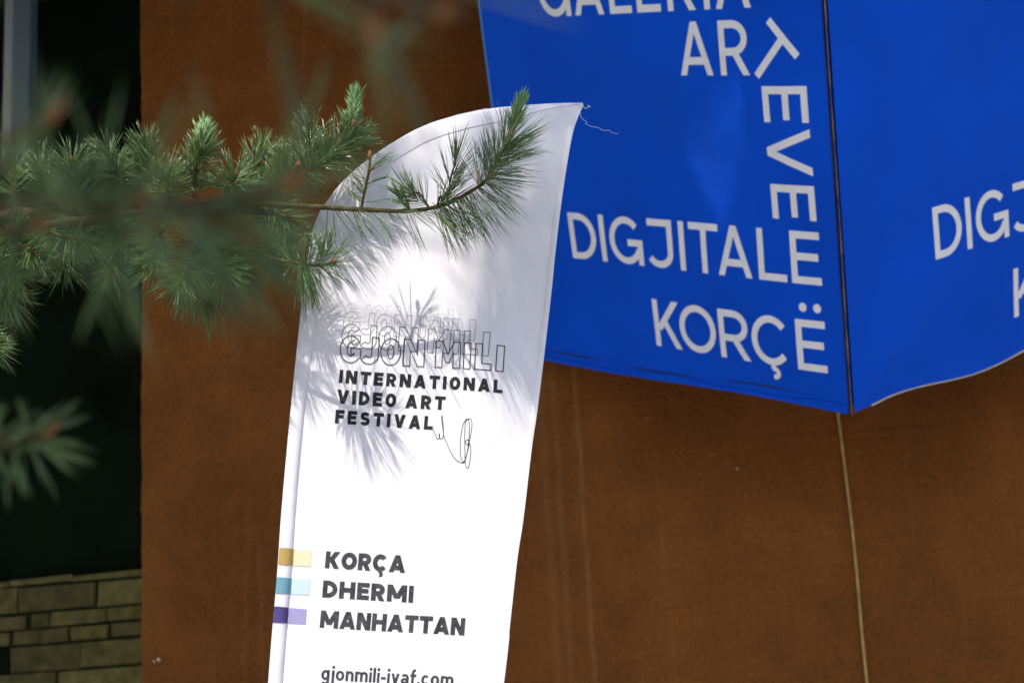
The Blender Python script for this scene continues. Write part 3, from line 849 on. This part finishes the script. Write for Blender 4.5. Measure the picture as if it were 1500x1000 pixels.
def needles_on(path, n, length, ang, t0=0.0, t1=1.0, bias=None, bias_k=0.0, rad=.00062, gravity=.04, fascicle=3, cull=None):
    """needles in bundles along a twig; ang = (deg at the base end, deg at the tip end) from the twig's direction"""
    C = curve(path, 80); T = np.gradient(C, axis=0); T /= np.linalg.norm(T, axis=1)[:, None]
    m = max(1, n // fascicle)
    t = rng.uniform(t0, t1, m); idx = np.clip((t * 79).astype(int), 0, 79)
    p = C[idx]; tg = T[idx]
    rv = rng.normal(0, 1, (m, 3))
    if bias is not None: rv = rv + np.array(bias)[None] * bias_k
    side = rv - (rv * tg).sum(1)[:, None] * tg; side /= np.linalg.norm(side, axis=1)[:, None]
    u = (t - t0) / max(t1 - t0, 1e-6)
    an = np.radians(ang[0] + (ang[1] - ang[0]) * u + rng.normal(0, 9, m))
    d = tg * np.cos(an)[:, None] + side * np.sin(an)[:, None]
    p = np.repeat(p, fascicle, 0); d = np.repeat(d, fascicle, 0) + rng.normal(0, .055, (m * fascicle, 3))
    k = m * fascicle
    L = rng.uniform(length[0], length[1], k)
    bend = np.repeat(rng.normal(0, .05, (m, 3)), fascicle, 0) + np.array([0, 0, -gravity]) + rng.normal(0, .02, (k, 3))
    R = np.full(k, rad) * rng.uniform(.8, 1.15, k)
    return needle_arrays(p, d, L, R, bend)

def merge(parts):
    V, Q, T = [], [], []; o_ = 0
    for v, q, t in parts:
        V.append(v); Q.append(q + o_); T.append(t + o_); o_ += len(v)
    return np.vstack(V), np.vstack(Q), np.vstack(T)

def twig_obj(path, r0, r1, parent=tree, knob=True):
    C = curve(path, max(12, len(path) * 8))
    n = len(C); R = np.linspace(r0, r1, n)
    if knob: R = R * (1 + .16 * np.sin(np.arange(n) * 2.1) * rng.uniform(.4, 1, n))
    v, f = tube([Vector(c) for c in C], list(R), 8)
    return link('branch', mesh('branch', [x - TL for x in v], f, True), parent, M_TWIG)

def add_needles(br, parts, mat=M_NEEDLE, name='needles'):
    V, Q, T = merge(parts); V = V - np.array(TL)
    me = fast_mesh(name, V, Q, T); me.materials.append(mat)
    o_ = bpy.data.objects.new(name, me); col.objects.link(o_); o_.parent = br; o_['kind'] = 'stuff'
    return o_

def bud(br, p, d, L=.018, r=.0045, mat=M_BUD):
    d = Vector(d).normalized(); p = Vector(p)
    v, f = tube([p - TL + d * (L * t) for t in (0, .25, .55, .85, 1)], [r * .6, r, r * .95, r * .5, r * .1], 8)
    link('bud', mesh('bud', v, f, True), br, mat)

def candle(br, p0, p1, n=150):
    """a young shoot: pale sheath and short bright needles pressed to it"""
    p0, p1 = Vector(p0), Vector(p1); d = p1 - p0
    v, f = tube([p0 - TL, p0 - TL + d * .2, p0 - TL + d * .5, p0 - TL + d * .9], [.0045, .0065, .005, .002], 8)
    link('shoot_sheath', mesh('shoot_sheath', v, f, True), br, M_SHEATH)
    add_needles(br, [needles_on([p0, p0 + d * .5, p1], n, (.034, .052), (27, 12), .1, .68, rad=.0011, gravity=0, fascicle=2)], M_CANDLE, 'young_needles')

BY = 3.34
A_ = lambda x, y, dy=0.0: at(x, y, BY + dy)

# the branch that crosses the flag
pth = [A_(60, 330, -.05), A_(200, 312, -.02), A_(330, 298), A_(440, 302), A_(530, 307), A_(600, 309), A_(650, 300), A_(690, 280), A_(714, 262), A_(730, 232), A_(742, 212)]
main = twig_obj(pth, .0085, .0036)
tip = [A_(690, 280), A_(714, 262), A_(730, 232), A_(744, 208)]
parts = [needles_on(tip, 330, (.075, .120), (74, 36), .1, 1.0, bias=(1, -.2, .15), bias_k=.9, gravity=.01),
         needles_on(tip, 84, (.08, .115), (50, 30), .1, .9, bias=(-1, 0, .4), bias_k=1.6, gravity=0),
         needles_on([A_(540, 309), A_(610, 308), A_(660, 296)], 96, (.075, .12), (55, 60), bias=(-.1, -.15, -1), bias_k=2.2),
         needles_on([A_(635, 302), A_(690, 280), A_(712, 264)], 190, (.085, .14), (80, 88), bias=(.35, -.1, -1), bias_k=3.2, gravity=.05),
         needles_on([A_(480, 305), A_(530, 307)], 42, (.07, .10), (60, 60), bias=(.2, -.1, -1), bias_k=2.0)]
add_needles(main, parts)
bud(main, A_(716, 262), (.9, -.2, .35), .016, .004); bud(main, A_(700, 270, -.01), (.15, -.3, 1), .035, .0035, M_SHEATH)
candle(main, A_(744, 208), A_(770, 130), 330)
# upright side shoots of that branch
for (a, b, nn, ln) in (((655, 296), (668, 215), 160, (.05, .10)), ((628, 304), (600, 262), 120, (.045, .09)), ((600, 308), (588, 268), 90, (.03, .055)), ((640, 303), (650, 272), 80, (.03, .06))):
    br = twig_obj([A_(*a), A_((a[0] + b[0]) / 2, (a[1] + b[1]) / 2, -.01), A_(b[0], b[1] + 25, -.02)], .0028, .0016)
    add_needles(br, [needles_on([A_(*a), A_(b[0], b[1] + 20, -.02)], nn, ln, (48, 16), 0, 1, gravity=0)])
# bare stub with buds
br = twig_obj([A_(529, 306), A_(536, 272, -.01), A_(541, 248, -.015), A_(542, 232, -.015)], .0034, .0026)
bud(br, A_(542, 234, -.015), (.0, 0, 1), .022, .005); bud(br, A_(541, 250, -.02), (.8, -.4, .4), .016, .004)
add_needles(br, [needles_on([A_(532, 300), A_(538, 265, -.01)], 70, (.04, .075), (70, 60), bias=(-.5, 0, .1), bias_k=.8),
                 needles_on([A_(541, 252, -.015), A_(546, 240, -.015)], 15, (.05, .07), (40, 30), bias=(1, 0, .2), bias_k=3)])

# lower shoot drooping before the flag's left edge
pth = [A_(300, 330, .02), A_(380, 372, .01), A_(446, 387), A_(470, 388, -.01), A_(489, 384, -.02)]
br = twig_obj(pth, .005, .003)
add_needles(br, [needles_on([A_(440, 386), A_(470, 388, -.01), A_(490, 384, -.02)], 210, (.05, .085), (85, 35), bias=(.3, -.2, -.1), bias_k=.4),
                 needles_on([A_(436, 386), A_(452, 388)], 96, (.08, .125), (75, 70), bias=(.1, -.1, -1), bias_k=3.0, gravity=.10),
                 needles_on([A_(425, 382), A_(448, 387)], 60, (.04, .06), (120, 90), bias=(-.2, -.4, .2), bias_k=.6),
                 needles_on([A_(470, 380), A_(480, 372)], 90, (.045, .075), (70, 40), bias=(.1, -.2, 1), bias_k=2.0)])
bud(br, A_(488, 385, -.03), (.5, -.5, .2), .014, .006)

# upper shoot with candle, left of the flag's top
pth = [A_(330, 300), A_(400, 280, .05), A_(450, 250, .07), A_(490, 222, .07), A_(512, 198, .07)]
br = twig_obj(pth, .006, .0036)
add_needles(br, [needles_on([A_(430, 262, .07), A_(470, 238, .07), A_(512, 198, .07)], 540, (.045, .085), (80, 40), gravity=.0, bias=(0, -.3, .2), bias_k=.4),
                 needles_on([A_(500, 212, .07), A_(516, 192, .07)], 130, (.05, .075), (75, 55), gravity=.01, bias=(1, -.3, -.1), bias_k=1.2)])
bud(br, A_(518, 190, .045), (.1, -.5, 1), .022, .006)
candle(br, A_(514, 196, .07), A_(523, 124, .07), 330)
bud(br, A_(437, 246, .03), (.2, -.3, 1), .016, .008)

# generic shoots: (base px, tip px, depth offset, needle count, length, angles)
def shoot(a, b, Y0, Y1, n, ln, ang=(72, 30), bias=None, bk=0.0, r=(.0045, .0025), cand=None, bd=True, grav=.02, rad=.00062, sub=.15):
    p0, p1 = at(a[0], a[1], Y0), at(b[0], b[1], Y1)
    mid = p0.lerp(p1, .5) + Vector((random.uniform(-1, 1), 0, random.uniform(-1, 1))) * (p1 - p0).length * .06
    br = twig_obj([p0, mid, p1], *r)
    add_needles(br, [needles_on([p0, mid, p1], n, ln, ang, sub, 1.0, bias=bias, bias_k=bk, gravity=grav, rad=rad)])
    if cand: candle(br, p1, at(cand[0], cand[1], Y1), 220)
    elif bd and random.random() < .35: bud(br, p1, p1 - mid, .014, .0032)
    return br

# shoots in and near the focal plane at the left
shoot((440, 262), (456, 196), 3.43, 3.42, 270, (.05, .085), (65, 28), bias=(-.2, -.2, .6), bk=.4, bd=False)
shoot((470, 240), (530, 206), 3.42, 3.42, 229, (.045, .075), (70, 35), bias=(.4, -.2, .2), bk=.4, bd=False)
shoot((300, 345), (262, 415), 3.36, 3.30, 567, (.06, .10), (80, 30), bias=(.3, -.3, -.5), bk=.6)
shoot((285, 350), (300, 425), 3.46, 3.44, 351, (.08, .135), (60, 20), bias=(.1, -.2, -1), bk=1.2, grav=.08)
shoot((345, 350), (352, 395), 3.44, 3.46, 216, (.07, .11), (60, 25), bias=(.4, -.2, -1), bk=1.0, grav=.08)
shoot((240, 330), (225, 392), 3.36, 3.30, 351, (.05, .09), (75, 35), bias=(0, -.3, -.3), bk=.5)
shoot((320, 360), (330, 400), 3.40, 3.36, 351, (.06, .095), (70, 35), bias=(.4, 0, -.4), bk=.6)
shoot((285, 290), (296, 220), 3.34, 3.28, 513, (.045, .075), (75, 30), bias=(0, -.2, .6), bk=.4, cand=(299, 188))
shoot((225, 285), (212, 218), 3.42, 3.38, 378, (.045, .075), (70, 30), bias=(0, -.2, .6), bk=.4)
shoot((180, 270), (158, 222), 3.42, 3.40, 324, (.045, .07), (70, 30))
shoot((355, 280), (382, 222), 3.45, 3.48, 378, (.05, .08), (60, 25))
shoot((250, 300), (245, 255), 3.32, 3.28, 351, (.05, .08), (80, 40))
shoot((330, 290), (345, 258), 3.32, 3.28, 297, (.05, .08), (80, 40))
shoot((80, 300), (60, 245), 3.5, 3.5, 270, (.05, .08), (70, 30))
shoot((20, 300), (22, 240), 3.5, 3.5, 216, (.05, .08), (70, 30))
shoot((10, 330), (55, 372), 3.40, 3.34, 567, (.06, .095), (80, 35))
shoot((-20, 360), (30, 410), 3.42, 3.40, 486, (.06, .095), (80, 40))
shoot((60, 330), (126, 352), 3.34, 3.30, 243, (.045, .085), (85, 45), bias=(.2, -.2, -.6), bk=.6)
shoot((150, 325), (200, 362), 3.38, 3.34, 351, (.05, .085), (75, 40))
shoot((-90, 470), (-8, 512), 3.22, 3.16, 486, (.05, .08), (70, 25), bias=(.4, -.3, .1), bk=.5)
shoot((-60, 400), (20, 440), 3.46, 3.44, 432, (.06, .09), (80, 40))
shoot((400, 330), (432, 352), 3.42, 3.40, 216, (.05, .08), (75, 40))
shoot((360, 300), (420, 318), 3.40, 3.36, 324, (.05, .08), (80, 45))
shoot((120, 300), (105, 236), 3.44, 3.42, 300, (.05, .08), (72, 30), bias=(0, -.2, .5), bk=.4)
shoot((400, 296), (418, 240), 3.42, 3.42, 300, (.05, .085), (72, 30), bias=(0, -.2, .4), bk=.4)
shoot((180, 340), (165, 400), 3.44, 3.40, 260, (.05, .085), (75, 35), bias=(0, -.3, -.4), bk=.5)
shoot((390, 340), (405, 392), 3.46, 3.46, 240, (.05, .085), (72, 32), bias=(.1, -.2, -.5), bk=.5, bd=False)
shoot((90, 345), (96, 392), 3.42, 3.40, 260, (.05, .085), (75, 35), bias=(0, -.3, -.4), bk=.5)
# carrying limbs of those shoots, back to the trunk
LIMBS = []
def limb(pts, r0, r1):
    C = curve(pts, 40); LIMBS.append(C); v, f = tube([Vector(c) - TL for c in C], list(np.linspace(r0, r1, 40)), 10)
    return link('limb', mesh('limb', v, f, True), tree, M_BARK)
trk = lambda z: Vector((TX, TY, z))
limb([trk(2.1), Vector((-1.7, 3.1, 2.2)), at(-40, 335, 3.38), at(120, 325, 3.37), at(330, 310, 3.36), at(400, 312, 3.35)], .03, .006)
limb([trk(1.9), Vector((-1.8, 3.1, 2.0)), at(-150, 420, 3.3), at(-60, 440, 3.25)], .02, .006)

# nearer branches, out of focus
def near_limb(pts, r0=.012, r1=.004):
    return limb([Vector(p) for p in pts], r0, r1)
near_limb([trk(2.3), Vector((-1.3, 1.7, 2.05)), at(-150, 330, 1.1), at(60, 300, 1.0), at(200, 300, .95), at(330, 300, .92), at(450, 268, .9)], .02, .003)
near_limb([trk(2.5), Vector((-1.5, 1.5, 2.3)), Vector((-.7, .9, 2.1)), at(-60, -160, .75), at(150, -70, .72), at(420, -30, .7), at(680, 20, .68)], .02, .0025)
near_limb([trk(1.8), Vector((-1.9, 2.3, 1.75)), at(-250, 600, 1.4), at(-60, 620, 1.3), at(60, 640, 1.23)], .016, .003)
def fg(a, b, Y0, Y1, n, ln=(.06, .09), tipbud=None, **k):
    br = shoot(a, b, Y0, Y1, n, ln, rad=.0007, r=(.003, .002), bd=False)
    if tipbud:
        p, q = at(b[0], b[1], Y1), at(tipbud[0], tipbud[1], Y1)
        bud(br, p, q - p, (q - p).length + .004, .0036, M_BUD2)
    return br
fg((330, 305), (415, 280), .80, .76, 36, tipbud=(440, 255))
fg((120, 320), (196, 300), .82, .80, 39, tipbud=(206, 284))
fg((160, 330), (205, 340), .84, .82, 36, tipbud=(214, 322))
fg((-20, 330), (50, 335), .9, .86, 39, tipbud=(72, 312))
fg((-60, 300), (40, 285), .9, .86, 30)
fg((60, 310), (130, 300), .86, .84, 30)
fg((260, 310), (330, 318), .82, .8, 30)
fg((-80, 220), (72, 178), .8, .76, 9, tipbud=(88, 150))
fg((600, -60), (636, 30), .6, .58, 6, tipbud=(655, 12))
fg((250, -90), (270, 0), .6, .58, 6)
fg((20, 640), (66, 640), 1.25, 1.22, 54, ln=(.035, .055), tipbud=(84, 616))
fg((-30, 620), (20, 660), 1.26, 1.23, 60, ln=(.035, .055))
fg((380, -70), (400, 30), .62, .60, 15)
fg((500, -80), (540, 20), .62, .60, 15, tipbud=(552, 60))
fg((230, 312), (300, 305), .82, .8, 18)
fg((-40, 280), (20, 230), .86, .84, 15)

# trunk and the crown above the picture, which dapples the light
v, f = tube([Vector((0, 0, 0)), Vector((.02, 0, 1.2)), Vector((0, .03, 2.6)), Vector((.03, 0, 4.2)), Vector((0, 0, 6.2)), Vector((.03, 0, 7.4))], [.19, .15, .13, .10, .06, .02], 14)
link('trunk', mesh('trunk', v, f, True), tree, M_BARK)
protos = []
for k in range(4):
    p0, p1 = Vector((0, 0, 0)), Vector((0, 0, .16))
    v, f = tube([p0, p0.lerp(p1, .5) + Vector((.004, .003, 0)), p1], [.004, .0035, .002], 6)
    tm = mesh('branch', v, f, True); tm.materials.append(M_TWIG)
    V, Q, T = merge([needles_on([p0, p0.lerp(p1, .5), p1], 240, (.06, .10), (75, 32), .1, 1.0, gravity=0)])
    nm = fast_mesh('needles', V, Q, T); nm.materials.append(M_NEEDLE)
    protos.append((tm, nm))
def crown_shoot(p, d, s=1.0):
    tm, nm = random.choice(protos)
    o1 = bpy.data.objects.new('branch', tm); o2 = bpy.data.objects.new('needles', nm)
    col.objects.link(o1); col.objects.link(o2); o1.parent = tree; o2.parent = o1; o2['kind'] = 'stuff'
    q = Vector(d).normalized().to_track_quat('Z', 'Y').to_matrix().to_4x4() @ Matrix.Rotation(random.uniform(0, 6.28), 4, 'Z') @ Matrix.Scale(s, 4)
    o1.matrix_local = Matrix.Translation(Vector(p) - TL) @ q
def crown_limb(a, b, n, spread=.16, s=1.0, t0=.25, r=.02):
    a, b = Vector(a), Vector(b); mid = a.lerp(b, .5) + Vector((0, 0, .12))
    limb([a, mid, b], r, .004)
    C = curve([a, mid, b], 60)
    for i in range(n):
        t = t0 + (1 - t0) * (i + random.random()) / n; c = Vector(C[min(59, int(t * 59))])
        d = (b - a).normalized() * .7 + Vector((random.uniform(-1, 1), random.uniform(-1, 1), random.uniform(-.6, .9)))
        crown_shoot(c, d, s * random.uniform(.9, 1.5))
NEAR = LIMBS[:5]
# limbs that shade the upper flag
def up(px, py, Y, h):
    p = at(px, py, Y); return p - LIGHT * (h / -LIGHT.z)
crown_limb(trk(4.2), up(800, 330, FY, 2.3), 3, t0=.93, r=.006)
crown_limb(trk(4.4), up(760, 520, FY, 2.7), 3, t0=.93, r=.006)
crown_limb(trk(4.6), up(540, 215, FY, 2.8), 3, t0=.95, r=.006)
crown_limb(trk(4.9), up(825, 200, FY, 2.9), 5, t0=.95, r=.006)
crown_limb(trk(4.7), up(810, 420, FY, 2.8), 3, t0=.96, r=.006)
# limbs over the camera that keep the near branches in shade
for tgt in ((220, 300, .82), (60, 310, .88), (420, 280, .78), (620, 0, .6), (200, 310, .82), (340, 310, .8), (30, 620, 1.25), (70, 640, 1.25), (0, 660, 1.25), (-60, 300, .9)):
    crown_limb(trk(random.uniform(3.4, 4.2)), up(*tgt, .9 + random.random() * .5), 26, t0=.45)
for k in range(16):
    q = random.uniform(2.0, 4.3); z = random.uniform(3.6, 7.0); L = 1.9 * (1.25 - z / 8)
    crown_limb(trk(z), (TX + math.cos(q) * L, TY + math.sin(q) * L, z + .25), 14, t0=.25)

# foliage on the lower limbs between the trunk and the picture's left edge
for C in NEAR:
    for c in C[6:]:
        c = Vector(c); q = ROT.transposed() @ (c - CAM)
        x_ = 750 + FPX * q.x / -q.z if q.z < 0 else -9999
        if x_ > -420: break
        for k in range(2):
            crown_shoot(c, (random.uniform(-.3, 1), random.uniform(-1, .6), random.uniform(-.4, 1)), random.uniform(.8, 1.1))

# unseen boughs over and behind the camera, added to darken the near branches
for k in range(12):
    b = Vector((random.uniform(-1.2, .7), random.uniform(-1.1, .35), random.uniform(2.15, 2.9)))
    crown_limb(trk(random.uniform(3.0, 3.8)), b, 26, t0=.4, s=1.1)
